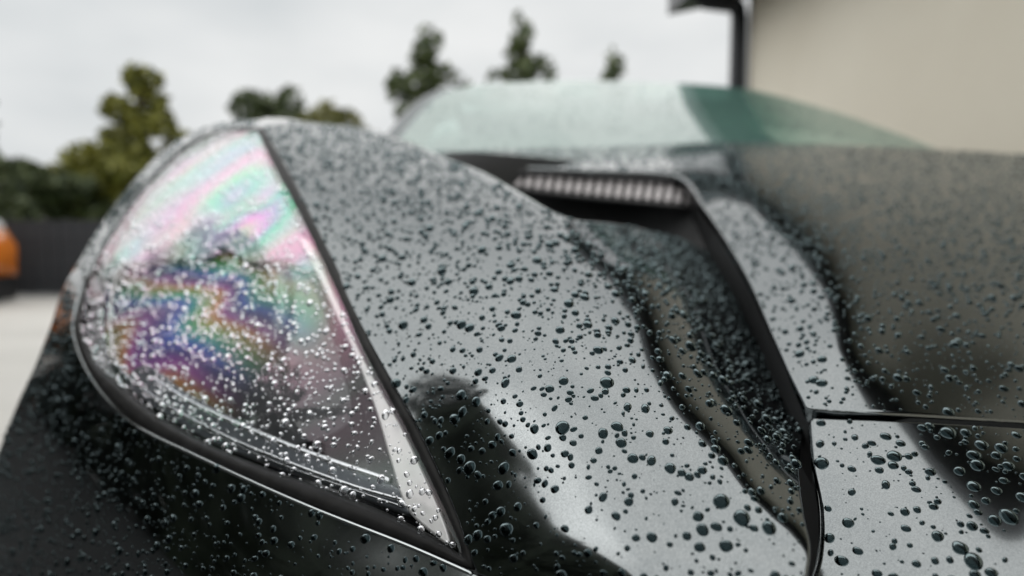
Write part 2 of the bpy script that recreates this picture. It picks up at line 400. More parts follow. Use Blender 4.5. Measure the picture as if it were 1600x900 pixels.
lens_right = [(403,203,.80),(430,250,.71),(460,305,.63),(490,365,.565),(520,425,.51),(545,480,.468),(575,545,.425),(610,610,.39),(640,665,.365),(670,730,.342),(700,800,.322),(728,880,.302)]
lens_left = [(133,438,.70),(185,345,.79),(225,290,.85),(270,245,.875),(310,218,.87),(350,203,.85)]
lens_low = [(118,515,.63),(135,570,.575),(170,620,.525),(220,665,.475),(300,705,.43),(400,752,.385),(500,795,.355),(640,850,.322),(735,892,.302)]
lens_mid = [(300,300,.735),(340,460,.565),(250,520,.548),(450,650,.405)]
F_LENS = Field(lens_right + lens_left + lens_low + lens_mid, 2e-2)
F_WING = Field(lens_right + [
    (760,940,.288),(850,1000,.27),(1000,1000,.25),(1150,1000,.245),(1260,1000,.255),
    (1000,880,.258),(1000,750,.285),(980,600,.335),(930,500,.39),(860,420,.455),(760,340,.56),(650,270,.72),(540,215,.93),(480,197,1.03),
    (820,880,.283),(820,740,.310),(760,600,.3505),(690,480,.435),(600,350,.575),(500,250,.76),
    (620,232,.90),(740,262,.80),(830,310,.63),
    (1255,815,.2705),(1240,880,.2535),(1150,880,.255),(1120,800,.272),(1275,860,.2570),(1262,940,.243),
    (1215,785,.2785),(1242,765,.300),
    (1150,730,.292),(1190,700,.317),(1225,690,.362),
    (1080,660,.317),(1130,640,.345),(1180,620,.408),(1215,610,.52),
    (1020,580,.352),(1075,560,.386),(1130,545,.465),(1180,530,.63),
    (975,500,.402),(1030,480,.443),(1090,465,.535),(1140,455,.74),
    (930,430,.462),(985,415,.517),(1050,405,.645),(1100,400,.88),
    (890,365,.54),(940,362,.63),(1000,365,.80)], 7e-3)
F_BUMP = Field(lens_low + [(133,438,.70),(300,800,.40),(300,900,.375),(500,900,.330),(100,700,.565),(100,850,.52),(180,650,.535),(60,650,.65),(30,720,.67),(0,760,.685),(20,900,.60),(60,560,.73),(105,440,.762),
    (500,1000,.315),(300,1000,.362),(100,1000,.49),(735,1000,.285),(900,1000,.262),(-40,850,.72),(800,915,.292)], 1.2e-2)
F_EDGE = Field(lens_left + [(403,203,.80),(105,432,.78),(160,345,.88),(205,285,.94),(250,240,.96),(300,205,.96),(350,192,.95),(400,186,.94),(118,515,.63),(300,300,.70),(350,450,.535)], 1e-3)
lip = [(1262,640,.38),(1213,528,.475),(1172,432,.604),(1125,354,.775),(1095,310,.923),(1080,287,1.025),(1060,268,1.128)]
F_HOOD = Field(lip + [(1400,648,.372),(1600,660,.385),(1700,665,.39),
    (1300,550,.425),(1290,450,.53),(1235,380,.66),(1180,310,.87),(1150,265,1.15),
    (1400,550,.44),(1400,450,.555),(1400,380,.69),(1400,320,.90),(1400,270,1.25),(1400,232,1.72),
    (1600,550,.455),(1600,450,.59),(1600,380,.75),(1600,320,.99),(1600,270,1.36),(1600,240,1.75),(1750,246,1.7),(1750,450,.62),(2200,700,.41),(2200,450,.68),(2100,330,1.08),(2000,262,1.66),
    (740,255,1.15),(900,262,1.15),(1000,266,1.14),(690,236,1.45),(850,230,1.58),(1000,226,1.62),(1110,222,1.66),(1250,225,1.68),(620,230,1.5)], 1e-3)
F_NOSE = Field([(1270,655,.376),(1420,661,.366),(1600,672,.366),(1750,680,.368),(1275,760,.333),(1290,850,.304),(1300,1000,.266),(1420,730,.331),(1600,740,.326),(1420,800,.3045),(1600,810,.298),(1420,880,.281),(1600,890,.272),(1420,1000,.253),(1600,1000,.245),(1750,900,.266),(1750,740,.325),(1750,1000,.24),(2200,720,.375),(2200,900,.285),(2200,1100,.23),(1600,1150,.222),(1350,1150,.235)], 4e-3)

E = 0.0016
# front wing (fender crest, flank into the vent)
panel('front_wing', [(412,200,.02,'c'),(438,250,E),(468,305,E),(498,365,E),(528,425,E),(553,480,E),(586,545,E),(622,610,E),(653,665,E),(685,730,E),(715,800,E),(738,868,E),(748,893,E,'c'),
      (800,914,E),(900,968,E),(960,1010,E,'c'),(1180,1030,E,'c'),(1245,960,E),(1258,890,E),(1262,850,E),(1252,800,E),(1246,740,E),(1250,690,E),(1256,650,E,'c'),
      (1238,600,.002),(1198,520,.005),(1160,452,.01),(1120,404,.015),(1060,372,.02),(980,354,.02),(905,346,.02),(845,322,.025),(780,288,.03),(740,265,.03),(680,242,.035),(620,218,.04),(560,200,.05),(500,193,.05),(450,190,.05)],
      F_WING, M['paint'], car)
panel('wing_edge', [(136,432,E,'c'),(150,400,E),(183,345,E),(222,290,E),(268,244,E),(309,216,E),(350,202,E),(403,197,E,'c'),(402,187,.06,'c'),(350,191,.06),(300,206,.06),(250,240,.06),(205,288,.06),(160,348,.06),(112,430,.05,'c')],
      F_EDGE, M['paint'], car)
panel('bumper', [(128,444,E,'c'),(118,480,E),(113,517,E),(131,573,E),(166,625,E),(217,671,E),(297,712,E),(398,759,E),(498,802,E),(638,857,E),(740,901,E),(800,924,E),(900,978,E),(960,1030,.02,'c'),(500,1060,.02),(100,1060,.02,'c'),
      (-60,900,.05,'c'),(-15,745,.05),(20,650,.05),(60,560,.05),(107,434,.05,'c')], F_BUMP, M['paint'], car)
# sky glint along the bumper's lamp edge, added as a pale metal tube
ln = curve([(128,446,0),(118,480,0),(114,517,0),(132,572,0),(167,623,0),(219,669,0),(299,709,0),(400,756,0),(500,799,0),(640,854,0),(738,897,0)], 8, False)
tube('edge_glint', F_BUMP.pos(ln[:, 0], ln[:, 1], 0.0002), 0.0011, M['edge_glint'], car, 8)

panel('bonnet', [(1264,634,.002,'c'),(1236,580,.002),(1213,528,.002),(1172,432,.003),(1125,354,.003),(1095,310,.004),(1082,288,.005),(1060,272,.005),(1000,266,.004),(900,263,.004),(800,259,.004),(735,254,.004,'c'),(640,242,.01,'c'),(690,236,.05),(850,232,.05),(1000,228,.05),(1110,223,.05),(1250,225,.05),(1400,230,.05),(1600,241,.05),(1750,250,.05),(1950,264,.05,'c'),(2120,340,.05),(2230,450,.05),(2240,696,.003,'c'),(1900,674,.0025),(1600,655,.0025),(1400,642,.0025)],
      F_HOOD, M['paint'], car)
panel('nose_panel', [(1273,655,.003,'c'),(1400,660,.003),(1600,671,.003),(1900,690,.003),(2250,714,.02,'c'),(2250,1150,.02,'c'),(1260,1150,.02,'c'),(1268,940,.004),(1287,870,.004),(1291,800,.004),(1280,720,.004)],
      F_NOSE, M['paint'], car)

# black seams and duct behind the openings
def backing(name, pts, field, off, m, parent):
    return panel(name, [(a, b_, 0.001) for a, b_ in pts], field, m, parent, 14.0, off, 0.002)
F_DUCT = Field([(700,262,1.05),(900,264,1.24),(1060,270,1.22),(1130,330,1.0),(1180,420,.78),(1230,540,.56),(1300,650,.42),(900,420,1.15),(1000,500,.9),(1100,600,.7),(1200,700,.50),(1290,800,.36),(1290,900,.32)])
backing('vent_duct', [(690,245),(900,250),(1060,255),(1100,285),(1140,340),(1190,420),(1230,520),(1275,620),(1310,700),(1310,960),(1230,980),(1190,800),(1050,650),(900,500),(780,350)], F_DUCT, 0.0, M['duct'], car)
F_GAP = Field([(1250,648,.41),(1400,650,.405),(1600,665,.415),(1850,675,.425),(1250,700,.40),(1600,720,.40),(1900,720,.41)])
backing('bonnet_seam', [(1270,634),(1400,632),(1600,642),(2230,685),(2230,735),(1600,695),(1400,685),(1276,676)], F_GAP, 0.0, M['rubber'], car)

lc = curve([(a, b_, d) for a, b_, d in lip], 10, False); lpos = P(lc[:, 0] + 3, lc[:, 1], F_HOOD.depth(lc[:, 0], lc[:, 1]) + .002)
from_np('duct_wall', np.concatenate([lpos + [.001, .003, -.003], lpos + [.02, .01, -.16]]), [(i, i + 1, len(lpos) + i + 1, len(lpos) + i) for i in range(len(lpos) - 1)], M['duct'], car)
from_np('wing_closing_panel', [(-.52, .93, .66), (-.05, .93, .66), (-.08, 1.35, .70), (-.10, 1.9, .80), (-.50, 1.9, .80), (-.55, 1.35, .71)], [(0, 1, 2, 5), (5, 2, 3, 4)], M['paint'], car)
# vent grille: frame and slats
gr = empty('vent_grille'); gr.parent = car
def bar(a, b_, wd, th, name, m, parent):
    a, b_ = Vector(a), Vector(b_); d = (b_ - a); L = d.length; q = d.to_track_quat('Z', 'Y').to_matrix()
    bm = bmesh.new(); bm_box(bm, (a + b_) / 2, (wd, th, L), q)
    return bm_obj(name, bm, m, parent)
for i in range(21):
    t = i / 20; x = 796 + 312 * t; yt = 273 + 20 * t ** 1.3; yb = 288 + 33 * t ** 0.8
    d = 1.20 - 0.06 * t
    bar(P(x + 3, yt, d - .03), P(x - 3, yb, d - 0.06), 0.0088, 0.006, 'slat', M['slat'], gr)
tube('grille_rail', [P(780 + 345 * t, 270 + 20 * t ** 1.3, 1.16 - 0.06 * t) for t in np.linspace(0, 1, 12)], 0.004, M['black_plastic'], gr)
tube('grille_rail', [P(780 + 345 * t, 291 + 37 * t ** 0.8, 1.105 - 0.06 * t) for t in np.linspace(0, 1, 12)], 0.004, M['black_plastic'], gr)

# ------------------------------------------------------------------ headlamp
hl = empty('headlamp'); hl.parent = car
ring = [(134,442),(121,480),(117,515),(134,570),(169,621),(219,666),(299,706),(400,753),(500,796),(640,851),(726,886),(741,890),(742,872),(716,800),(686,730),(654,665),(623,610),(587,545),(555,480),(530,425),(500,365),(470,305),(440,250),(410,200),(350,204),(309,219),(270,247),(225,293),(185,348),(152,402)]
lens_pts = [(140,442,E),(129,480,E),(127,513,E),(148,567,E),(190,604,E),(250,652,E),(330,697,E),(420,734,E),(520,770,E),(600,801,E),(690,846,E),(718,866,E,'c'),(714,850,E),(692,800,E),(661,733,E),(630,668,E),(600,613,E),(565,548,E),(536,483,E),(511,428,E),(482,368,E),(452,308,E),(423,254,E),(401,206,E,'c'),(350,207,E),(312,221,E),(273,249,E),(229,294,E),(190,348,E),(156,402,E)]
panel('lens', lens_pts, F_LENS, M['lens'], hl, 7.0, 0.0, 0.004)
# dark bowl behind the lens
F_BOWL = Field([(a, b_, d + o) for (a, b_, d), o in [(p, .035) for p in lens_right] + [(p, .02) for p in lens_left + lens_low] + [(p, .11) for p in lens_mid]], 4e-3)
def resample(pts, n):
    c = curve([(a, b_, 0) for a, b_ in pts], 4, False)[:, :2]; L = np.concatenate([[0], np.cumsum(np.linalg.norm(np.diff(c, axis=0), axis=1))])
    t = np.linspace(0, L[-1], n); return np.stack([np.interp(t, L, c[:, k]) for k in (0, 1)], -1)
lp2 = [p[:2] for p in lens_pts]; il, it = lp2.index((718,866)), lp2.index((401,206)); ol, ot = ring.index((741,890)), ring.index((410,200))
outer = np.concatenate([resample(ring[:ol + 1], 80)[:-1], resample(ring[ol:ot + 1], 80)[:-1], resample(ring[ot:] + ring[:1], 50)[:-1]])
inner = np.concatenate([resample(lp2[:il + 1], 80)[:-1], resample(lp2[il:it + 1], 80)[:-1], resample(lp2[it:] + lp2[:1], 50)[:-1]])
GV, GF, ng = [], [], len(outer)
for t, o_ in ((-.05, .012), (0, .003), (.25, .0012), (.6, .0016), (1.0, .0035), (1.06, .012)):
    q = outer * (1 - t) + inner * t; GV.append(F_LENS.pos(q[:, 0], q[:, 1], o_))
for r_ in range(5):
    for i in range(ng): j = (i + 1) % ng; GF.append((r_ * ng + i, r_ * ng + j, (r_ + 1) * ng + j, (r_ + 1) * ng + i))
from_np('gasket', np.concatenate(GV), GF, M['rubber'], hl)

panel('housing', [(140,442,E),(129,480,E),(127,513,E),(148,567,E),(190,604,E),(250,652,E),(330,697,E),(420,734,E),(520,770,E),(600,801,E),(690,846,E),(722,868,E),(692,800,E),(661,733,E),(630,668,E),(600,613,E),(565,548,E),(536,483,E),(511,428,E),(482,368,E),(452,308,E),(423,254,E),(401,206,E),(350,207,E),(312,221,E),(273,249,E),(229,294,E),(190,348,E),(156,402,E)], F_BOWL, M['lamp_black'], hl, 9.0, 0.0, 0.003)
panel('side_trim', [(470,372,E),(500,432,E),(527,490,E),(560,560,E),(590,640,E),(612,715,E),(632,780,E),(650,806,E),(700,848,E,'c'),(690,815,E),(660,745,E),(628,676,E),(597,620,E),(562,555,E),(532,488,E),(506,430,E),(482,380,E)],
      F_LENS, M['silver'], hl, 7.0, 0.010, 0.004)
panel('upper_sky_sheen', [(180,402,E),(205,352,E),(245,295,E),(290,250,E),(345,220,E),(396,215,E),(418,262,E),(446,318,E),(474,376,E),(488,420,E),(440,404,E),(395,408,E),(350,384,E),(318,398,E),(262,404,E)], F_LENS, M['pearl'], hl, 8.0, 0.018, 0.006)  # added panel brightening the upper lens, cut along the reflected sky's edge
panel('rainbow_sheen', [(178,420,E),(166,490,E),(176,560,E),(235,615,E),(330,662,E),(430,696,E),(540,660,E),(530,570,E),(500,480,E),(470,415,E),(400,400,E),(330,398,E),(250,404,E)], F_LENS, M['irid'], hl, 8.0, 0.035, 0.01)  # added panel that holds the painted rainbow sheen of the lens
# light strips along the lower edge
def strip(name, pts, off, rad, m):
    c = curve([(a, b_, o) for a, b_, o in pts], 10, False)
    return tube(name, [F_LENS.pos(a, b_, off + o) for a, b_, o in c], rad, m, hl, 8)
panel('lower_reflector', [(200,598,E),(260,645,E),(335,688,E),(430,724,E),(530,760,E),(640,800,E,'c'),(628,770,E),(540,732,E),(440,690,E),(350,650,E),(280,610,E),(225,572,E)], F_LENS, M['lamp_grey'], hl, 8.0, 0.016, 0.004)
strip('light_guide', [(178,560,.004),(195,585,0),(225,610,0),(290,650,0),(370,690,0),(470,730,0),(560,762,0),(632,782,0)], 0.012, 0.0011, M['chrome'])
strip('light_guide', [(235,590,0),(300,630,0),(380,668,0),(480,708,0),(610,752,0)], 0.017, 0.0022, M['chrome'])
strip('light_guide', [(215,606,0),(285,652,0),(365,694,0),(465,735,0),(625,790,0)], 0.013, 0.0006, M['chrome'])
strip('inner_bezel', [(178,560,.004),(172,500,.006),(180,440,.008),(205,390,.01),(245,330,.012),(300,270,.012),(360,232,.01),(398,222,.008)], 0.012, 0.0014, M['silver'])
# projector units
for (cx, cy, r) in ((580, 580, .030), (400, 480, .030)):
    pr = empty('projector'); pr.parent = hl
    c = Vector(F_LENS.pos(cx, cy, 0.10)); ax = (Vector((0, 0, CAM_H)) - c + Vector((-.15, 0, .02))).normalized()
    q = ax.to_track_quat('Z', 'Y').to_matrix()
    def lathe(name, prof, m):
        V, F = [], []; sg = 28
        for (rr, zz) in prof:
            for k in range(sg):
                a = 2 * math.pi * k / sg; V.append(c + q @ Vector((rr * math.cos(a), rr * math.sin(a), zz)))
        for i in range(len(prof) - 1):
            for k in range(sg): F.append((i*sg+k, i*sg+(k+1) % sg, (i+1)*sg+(k+1) % sg, (i+1)*sg+k))
        o = from_np(name, V, F, m, None); o.parent = pr; return o
    lathe('barrel', [(r * 1.0, -.05), (r * 1.0, .0), (r * 1.06, .004), (r * 1.14, .004), (r * 1.18, 0), (r * 1.2, -.05)], M['lamp_grey'])
    lathe('glass_lens', [(r * math.cos(a), r * .55 * math.sin(a)) for a in np.linspace(0, math.pi / 2 - .02, 9)], M['side_glass'])

# ------------------------------------------------------------------ windscreen, pillars, roof, cabin
F_WS = Field([(605,218,1.95),(700,226,1.84),(800,228,1.77),(1000,228,1.72),(1110,226,1.72),(1300,228,1.80),(1450,230,2.0),(1040,170,2.05),(850,170,2.02),(1200,180,2.08),
              (690,142,2.28),(820,128,2.44),(1000,128,2.50),(1180,141,2.48),(1300,172,2.36),(650,178,2.12)], 1e-3)
panel('windscreen', [(618,226,.004,'c'),(645,190,.004),(680,153,.004),(705,140,.006,'c'),(760,131,.06),(820,128,.1),(900,126,.1),(1000,128,.1),(1090,132,.1),(1180,142,.08),(1300,174,.05),(1400,208,.03),(1462,232,.02,'c'),(1300,240,.005),(1110,240,.005),(900,242,.005),(700,240,.005)], F_WS, M['windscreen'], car, 8.0)
panel('pillar', [(598,224,.03,'c'),(622,192,.03),(655,157,.03),(690,138,.03,'c'),(704,139,.003,'c'),(680,151,.003),(644,188,.003),(616,226,.003,'c')], F_WS, M['paint'], car, 7.0, 0.004)
SURF.pop('pillar'); 
def loft(name, secs, m, parent, closed=True, cap=True):
    V, F = [], []; n = len(secs[0])
    for s in secs: V += s
    for i in range(len(secs) - 1):
        for k in range(n if closed else n - 1):
            F.append((i*n+k, i*n+(k+1) % n, (i+1)*n+(k+1) % n, (i+1)*n+k))
    if cap: F.append(tuple(range(n))[::-1]); F.append(tuple(range((len(secs)-1)*n, len(secs)*n)))
    bm = bmesh.new(); bv = [bm.verts.new(tuple(v)) for v in V]
    for f in F: bm.faces.new([bv[i] for i in f])
    return bm_obj(name, bm, m, parent, True)
YAW = R(4)
def C(s, l, z): return Vector((0.47 - s * math.sin(YAW) + l * math.cos(YAW), 0.45 + s * math.cos(YAW) + l * math.sin(YAW) * 0.6, z))
def sec(s, hw, z0, z1, r=0.12, n=5):
    pts = []
    for (sx, zz, a0) in ((1, z0, -90), (1, z1, 0), (-1, z1, 90), (-1, z0, 180)):
        for k in range(n):
            a = R(a0 + 90 * k / (n - 1)); cx = sx * (hw - r); cz = zz + (r if zz == z0 else -r)
            pts.append(C(s, cx + r * math.cos(a), cz + r * math.sin(a)))
    return pts
loft('body_shell', [sec(.30,.60,.14,.42,.1), sec(.55,.84,.14,.58,.1), sec(.8,.90,.14,.66,.1), sec(1.1,.93,.14,.71,.1), sec(1.5,.93,.14,.80), sec(2.0,.93,.14,.80), sec(2.8,.94,.14,.82), sec(3.4,.95,.16,.86), sec(3.9,.93,.2,.84), sec(4.15,.86,.3,.74)], M['paint'], car)
loft('cabin_roof', [sec(2.06,.52,1.0,1.165,.07), sec(2.3,.53,1.0,1.19,.08), sec(2.7,.52,1.0,1.18,.08), sec(3.1,.46,.95,1.10,.07), sec(3.5,.38,.84,.97,.06)], M['paint'], car)
loft('side_glass', [sec(1.75,.66,.78,.90,.04), sec(2.1,.62,.78,1.08,.06), sec(2.7,.60,.78,1.10,.07), sec(3.2,.52,.78,1.0,.06), sec(3.6,.44,.78,.88,.04)], M['side_glass'], car)
def wheel(parent, c, r, wdt, axis, rimm):
    wv = empty('wheel'); wv.parent = parent
    c = Vector(c); q = Vector(axis).to_track_quat('Z', 'Y').to_matrix()
    def rev(name, prof, m):
        V, F = [], []; sg = 32
        for (rr, zz) in prof:
            for k in range(sg):
                a = 2 * math.pi * k / sg; V.append(c + q @ Vector((rr * math.cos(a), rr * math.sin(a), zz)))
        for i in range(len(prof) - 1):
            for k in range(sg): F.append((i*sg+k, i*sg+(k+1) % sg, (i+1)*sg+(k+1) % sg, (i+1)*sg+k))
        return from_np(name, V, F, m, wv)
    h = wdt / 2
    rev('tyre', [(r*.68,-h),(r*.9,-h),(r*.98,-h*.85),(r,-h*.5),(r,h*.5),(r*.98,h*.85),(r*.9,h),(r*.68,h),(r*.66,h*.9)], M['tyre'])
    bm = bmesh.new()
    for k in range(5):
        a = 2 * math.pi * k / 5
        bm_box(bm, c + q @ Vector((r*.36*math.cos(a), r*.36*math.sin(a), h*.7)), (r*.66, r*.13, .03), q @ Matrix.Rotation(a, 3, 'Z'))
    bmesh.ops.create_cone(bm, cap_ends=True, segments=16, radius1=r*.14, radius2=r*.12, depth=.05, matrix=Matrix.Translation(c + q @ Vector((0, 0, h*.7))) @ q.to_4x4())
    bm_obj('rim', bm, rimm, wv)
    return wv
for s in (0.95, 3.35):
    for l in (-0.83, 0.83):
        wheel(car, C(s, l, .33), .33, .24, (l, 0, 0), M['rim'])

for o in list(car.children):
    pass
def reparent(root):
    inv = root.matrix_world.inverted() if False else Matrix.Translation(-Vector(root.location))
    for ch in root.children:
        ch.matrix_parent_inverse = inv
reparent(car)

# ------------------------------------------------------------------ building
WA, WB = Vector((1.62, 4.8, 0)), Vector((2.35, -3.0, 0))
wd = (WB - WA); WL = wd.length; wd.normalize(); wnrm = Vector((-wd.y, wd.x, 0))
if wnrm.x > 0: wnrm = -wnrm
EAVE = 2.39
bld = tag(empty('building', WA), 'cream rendered building with dark gutter and downpipe beside the car', 'building')
def bl(name, prof, m, s0, s1):
    """extrude a (out from wall, z) profile along the wall from s0 to s1"""
    a = [WA + wd * s0 + wnrm * o + Vector((0, 0, z)) for o, z in prof]; b_ = [WA + wd * s1 + wnrm * o + Vector((0, 0, z)) for o, z in prof]
    return loft(name, [a, b_], m, bld)
o = bl('wall', [(0, 0), (0, EAVE), (-6.0, EAVE), (-6.0, 0)], M['stucco'], 0, WL); o.data.polygons.foreach_set('use_smooth', [False]*len(o.data.polygons))
o = bl('gable', [(0, EAVE), (-3.0, EAVE + 2.6), (-6.0, EAVE)], M['stucco'], 0.02, WL - 0.02); o.data.polygons.foreach_set('use_smooth', [False]*len(o.data.polygons))
for nm, prof, m in (('roof', [(.30, EAVE - .06), (.30, EAVE + .04), (-3.0, EAVE + 2.82), (-6.3, EAVE + .04), (-6.3, EAVE - .06), (-3.0, EAVE + 2.68)], M['roof_tile']),
                    ('soffit', [(.30, EAVE - .08), (.30, EAVE - .06), (.002, EAVE - .06), (.002, EAVE - .08)], M['soffit'])):
    o = bl(nm, prof, m, -.28, WL + .28); o.data.polygons.foreach_set('use_smooth', [False]*len(o.data.polygons))
gp = [(.16, EAVE - .065), (.46, EAVE - .13), (.46, EAVE + .05), (.16, EAVE + .05)]
o = bl('gutter', gp, M['soffit'], -.34, WL + .3); o.data.polygons.foreach_set('use_smooth', [False]*len(o.data.polygons))
dp = lambda s, o, z: WA + wd * s + wnrm * o + Vector((0, 0, z))
tube('downpipe', [dp(-.02, .34, EAVE - .09), dp(-.02, .30, EAVE - .13), dp(-.02, .12, EAVE - .145), dp(-.02, .07, EAVE - .17), dp(-.02, .06, EAVE - .24), dp(-.02, .06, EAVE - .6), dp(-.02, .06, .02)], .058, M['soffit'], bld, 14)
for z in (.5, 1.5): box('pipe_bracket', dp(-.02, .05, z), (.15, .15, .04), M['soffit'], bld, .008)
tube('bolt', [dp(-.346, .40, EAVE - .035), dp(-.362, .40, EAVE - .035)], .026, M['rim'], bld, 12)
reparent(bld)

# ------------------------------------------------------------------ fence
fn = tag(empty('fence', (-5, 7.3, 0)), 'low dark stained board fence at the end of the pale paving', 'fence')
bm = bmesh.new(); bm_box(bm, (0, 0, 0), (.125, .022, .78)); me = bpy.data.meshes.new('plank'); bm.to_mesh(me); bm.free(); me.materials.append(M['fence'])
for i in range(62):
    o = bpy.data.objects.new('plank', me); COL.objects.link(o); o.parent = fn
    o.location = (-4.2 + i * .135, random.uniform(-.003, .003), .43 + random.uniform(-.008, .008))
for z in (.2, .66): box('rail', (0, .04, z), (8.5, .04, .07), M['fence'], fn)
for i in range(6): box('post', (-4.2 + i * 1.68, .1, .42), (.09, .08, .84), M['fence'], fn)

# ------------------------------------------------------------------ trees
def leaf_cloud(blobs, n, size, squash=1.0):
    V, F = [], []
    wts = np.array([b[3] * b[4] * b[5] for b in blobs]) ** 0.8; wts /= wts.sum()
    for b, k in zip(blobs, RNG.multinomial(n, wts)):
        d = RNG.normal(size=(k, 3)); d /= np.linalg.norm(d, axis=1, keepdims=True); r = RNG.uniform(.25, 1, (k, 1)) ** .45
        c = np.array(b[:3]) + d * r * np.array(b[3:6])
        for p in c:
            u = RNG.normal(size=3); u /= np.linalg.norm(u); v = np.cross(u, RNG.normal(size=3)); v /= np.linalg.norm(v)
            s = size * RNG.uniform(.6, 1.3); i = len(V)
            V += [p - u * s, p + v * s * .55, p + u * s, p - v * s * .55]; F.append((i, i + 1, i + 2, i + 3))
    return V, F
def tree(name, label, px, top_y, d, wpx, leafm, kind, n=2500, size=.09, group=None):
    X = (px - 800) / FPX * d; H = CAM_H + (365 - top_y) / FPX * d; Wd = wpx / FPX * d
    root = tag(empty(name, (X, d, 0)), label, 'tree', group)
    tr = [(0, 0, 0), (.02 * H, 0, H * .25), (-.01 * H, .02, H * .5), (0, 0, H * .86)]
    tube('trunk', tr, [H * .03, H * .024, H * .017, H * .006], M['bark'], root, 8)
    blobs = []
    if kind == 'broad':
        for i in range(16):
            t = .28 + .62 * i / 15; ww = Wd * .5 * (1.2 - 1.0 * max(0, (t - .35) / .6)) * random.uniform(.7, 1.1); a = i * 2.4
            blobs.append((math.cos(a) * ww * .6, math.sin(a) * ww * .6, H * t, ww * random.uniform(.35, .5), ww * random.uniform(.35, .5), H * random.uniform(.05, .085)))
        blobs.append((0, 0, H * .93, Wd * .13, Wd * .13, H * .07))
    elif kind == 'bush':
        for i in range(14):
            a = i * 2.4; rr = Wd * .5 * random.uniform(.2, .7); t = random.uniform(.3, .84)
            blobs.append((math.cos(a) * rr, math.sin(a) * rr, H * t, Wd * random.uniform(.14, .22), Wd * random.uniform(.14, .22), H * random.uniform(.1, .15)))
    else:
        for i in range(20):
            t = .12 + .83 * i / 19; ww = Wd * .5 * min(1, (1.02 - t) * 2.6 + .1); a = i * 2.1
            blobs.append((math.cos(a) * ww * .4, math.sin(a) * ww * .4, H * t, ww * .62, ww * .62, H * .05))
        for k in range(3):
            a = random.uniform(-.5, .5) + (0 if k % 2 else math.pi); blobs.append((math.cos(a) * Wd * .42, math.sin(a) * .2, H * random.uniform(.6, .78), Wd * .1, Wd * .1, H * .07))
    for b in blobs[::3]:
        tube('limb', [(0, 0, b[2] * .72), (b[0] * .5, b[1] * .5, b[2] * .9), (b[0], b[1], b[2])], [H * .011, H * .007, H * .002], M['bark'], root, 5)
    V, F = leaf_cloud(blobs, n, size); from_np('crown', V, F, leafm, root, False)
    return root
tree('broadleaf_tree', 'tall olive green broadleaf tree with gaps in its crown beyond the fence', 236, 108, 13.0, 230, M['leaf_olive'], 'broad', 5600, .085)
tree('bushy_tree', 'low dark green bushy tree beside the tall olive tree', 85, 235, 12.0, 210, M['leaf_dark'], 'bush', 6500, .075)
tree('olive_shrub_tree', 'broad olive green tree between the tall tree and the low bushy one', 165, 205, 12.6, 200, M['leaf_olive'], 'bush', 6500, .08)
tree('round_tree', 'dark rounded tree top showing above the headlamp', 415, 120, 19.0, 150, M['leaf_dark'], 'bush', 3600, .13)
tree('yellow_shrub_tree', 'yellowish green rounded tree showing above the front wing', 540, 148, 17.0, 160, M['leaf_yellow'], 'bush', 3600, .12)
tree('cypress_tree', 'widest dark green conifer beside the windscreen pillar', 672, 42, 19.0, 125, M['leaf_cypress'], 'cone', 4200, .13)
tree('cypress_tree', 'slender pointed conifer with side shoot rising behind the car roof', 815, 24, 20.0, 105, M['leaf_cypress'], 'cone', 3800, .13)
tree('cypress_tree', 'short conifer tip just showing above the car roof', 955, 78, 21.0, 85, M['leaf_cypress'], 'cone', 3200, .13)
tree('overhanging_tree', 'dark leafy tree reaching over the orange car', -62, 40, 8.5, 200, M['leaf_dark'], 'broad', 3000, .07)
for i, (x, y, h) in enumerate(((-9, -7, 4.2), (-6.5, -8, 3.6), (-4, -7.5, 4.4), (-1.3, -8.2, 3.8), (1.2, -7.6, 4.2))):
    r_ = tree('garden_tree', 'dark green garden tree of a row standing across the driveway in front of the car', 800, 365 - (h - CAM_H) / 8 * FPX, 8.0, 380, M['leaf_dark'], 'bush', 2600, .14, 'trees across the driveway')
    r_.location = (x, y, 0)

hd = tag(empty('tall_hedge', (-5.3, -2.1, 0)), 'tall dark green conifer hedge along the side of the driveway', 'hedge')
hb = []
for i in range(34):
    y = -7.0 + 14.3 * i / 33; h = 4.5 + (.05 if i < 24 else .3) * (math.sin(i * 1.7) + random.uniform(-1, 1)) + (.7 if i > 26 else 0)
    for k in range(5): hb.append((random.uniform(-.2, .2), y * .80 + random.uniform(-.1, .1), h * (.12 + .19 * k), .62 - .05 * k, .45 - .05 * k, h * .13))
V, F = leaf_cloud(hb, 42000, .10); from_np('foliage', V, F, M['leaf_hedge'], hd, False)
box('stem_core', (0, -.9, 2.15), (.7, 9.4, 4.3), M['leaf_hedge'], hd)

# ------------------------------------------------------------------ orange hatchback
oc = tag(empty('parked_car', (-4.98, 6.0, 0)), 'orange parked car with black lower bumper in front of the dark fence', 'car')
prof = [(0.0, .26), (0.02, .55), (-.10, .74), (-.45, .86), (-1.0, .95), (-1.75, 1.42), (-2.2, 1.50), (-3.2, 1.46), (-3.75, 1.05), (-3.85, .6), (-3.8, .26)]
secs = []
for yy, k in ((-.86, .0), (-.84, .03), (-.6, .05), (0, .06), (.6, .05), (.84, .03), (.86, 0)):
    secs.append([Vector((x, yy * (1 if z < .95 else .82), z + (k if z > .5 else 0))) for x, z in prof])
loft('body', secs, M['orange'], oc)
box('lower_bumper', (-.12, 0, .16), (.28, 1.72, .26), M['black_plastic'], oc, .03)
for y in (-.6, .6): box('headlight', (-.16, y * 1.1, .76), (.2, .34, .12), M['white_lamp'], oc, .03)
box('windscreen', (-1.36, 0, 1.235), (.02, 1.3, .62), M['side_glass'], oc, rot=Matrix.Rotation(R(-57), 3, 'Y'))
for y in (-.765, .765): box('side_window', (-2.5, y, 1.2), (1.5, .02, .36), M['side_glass'], oc)
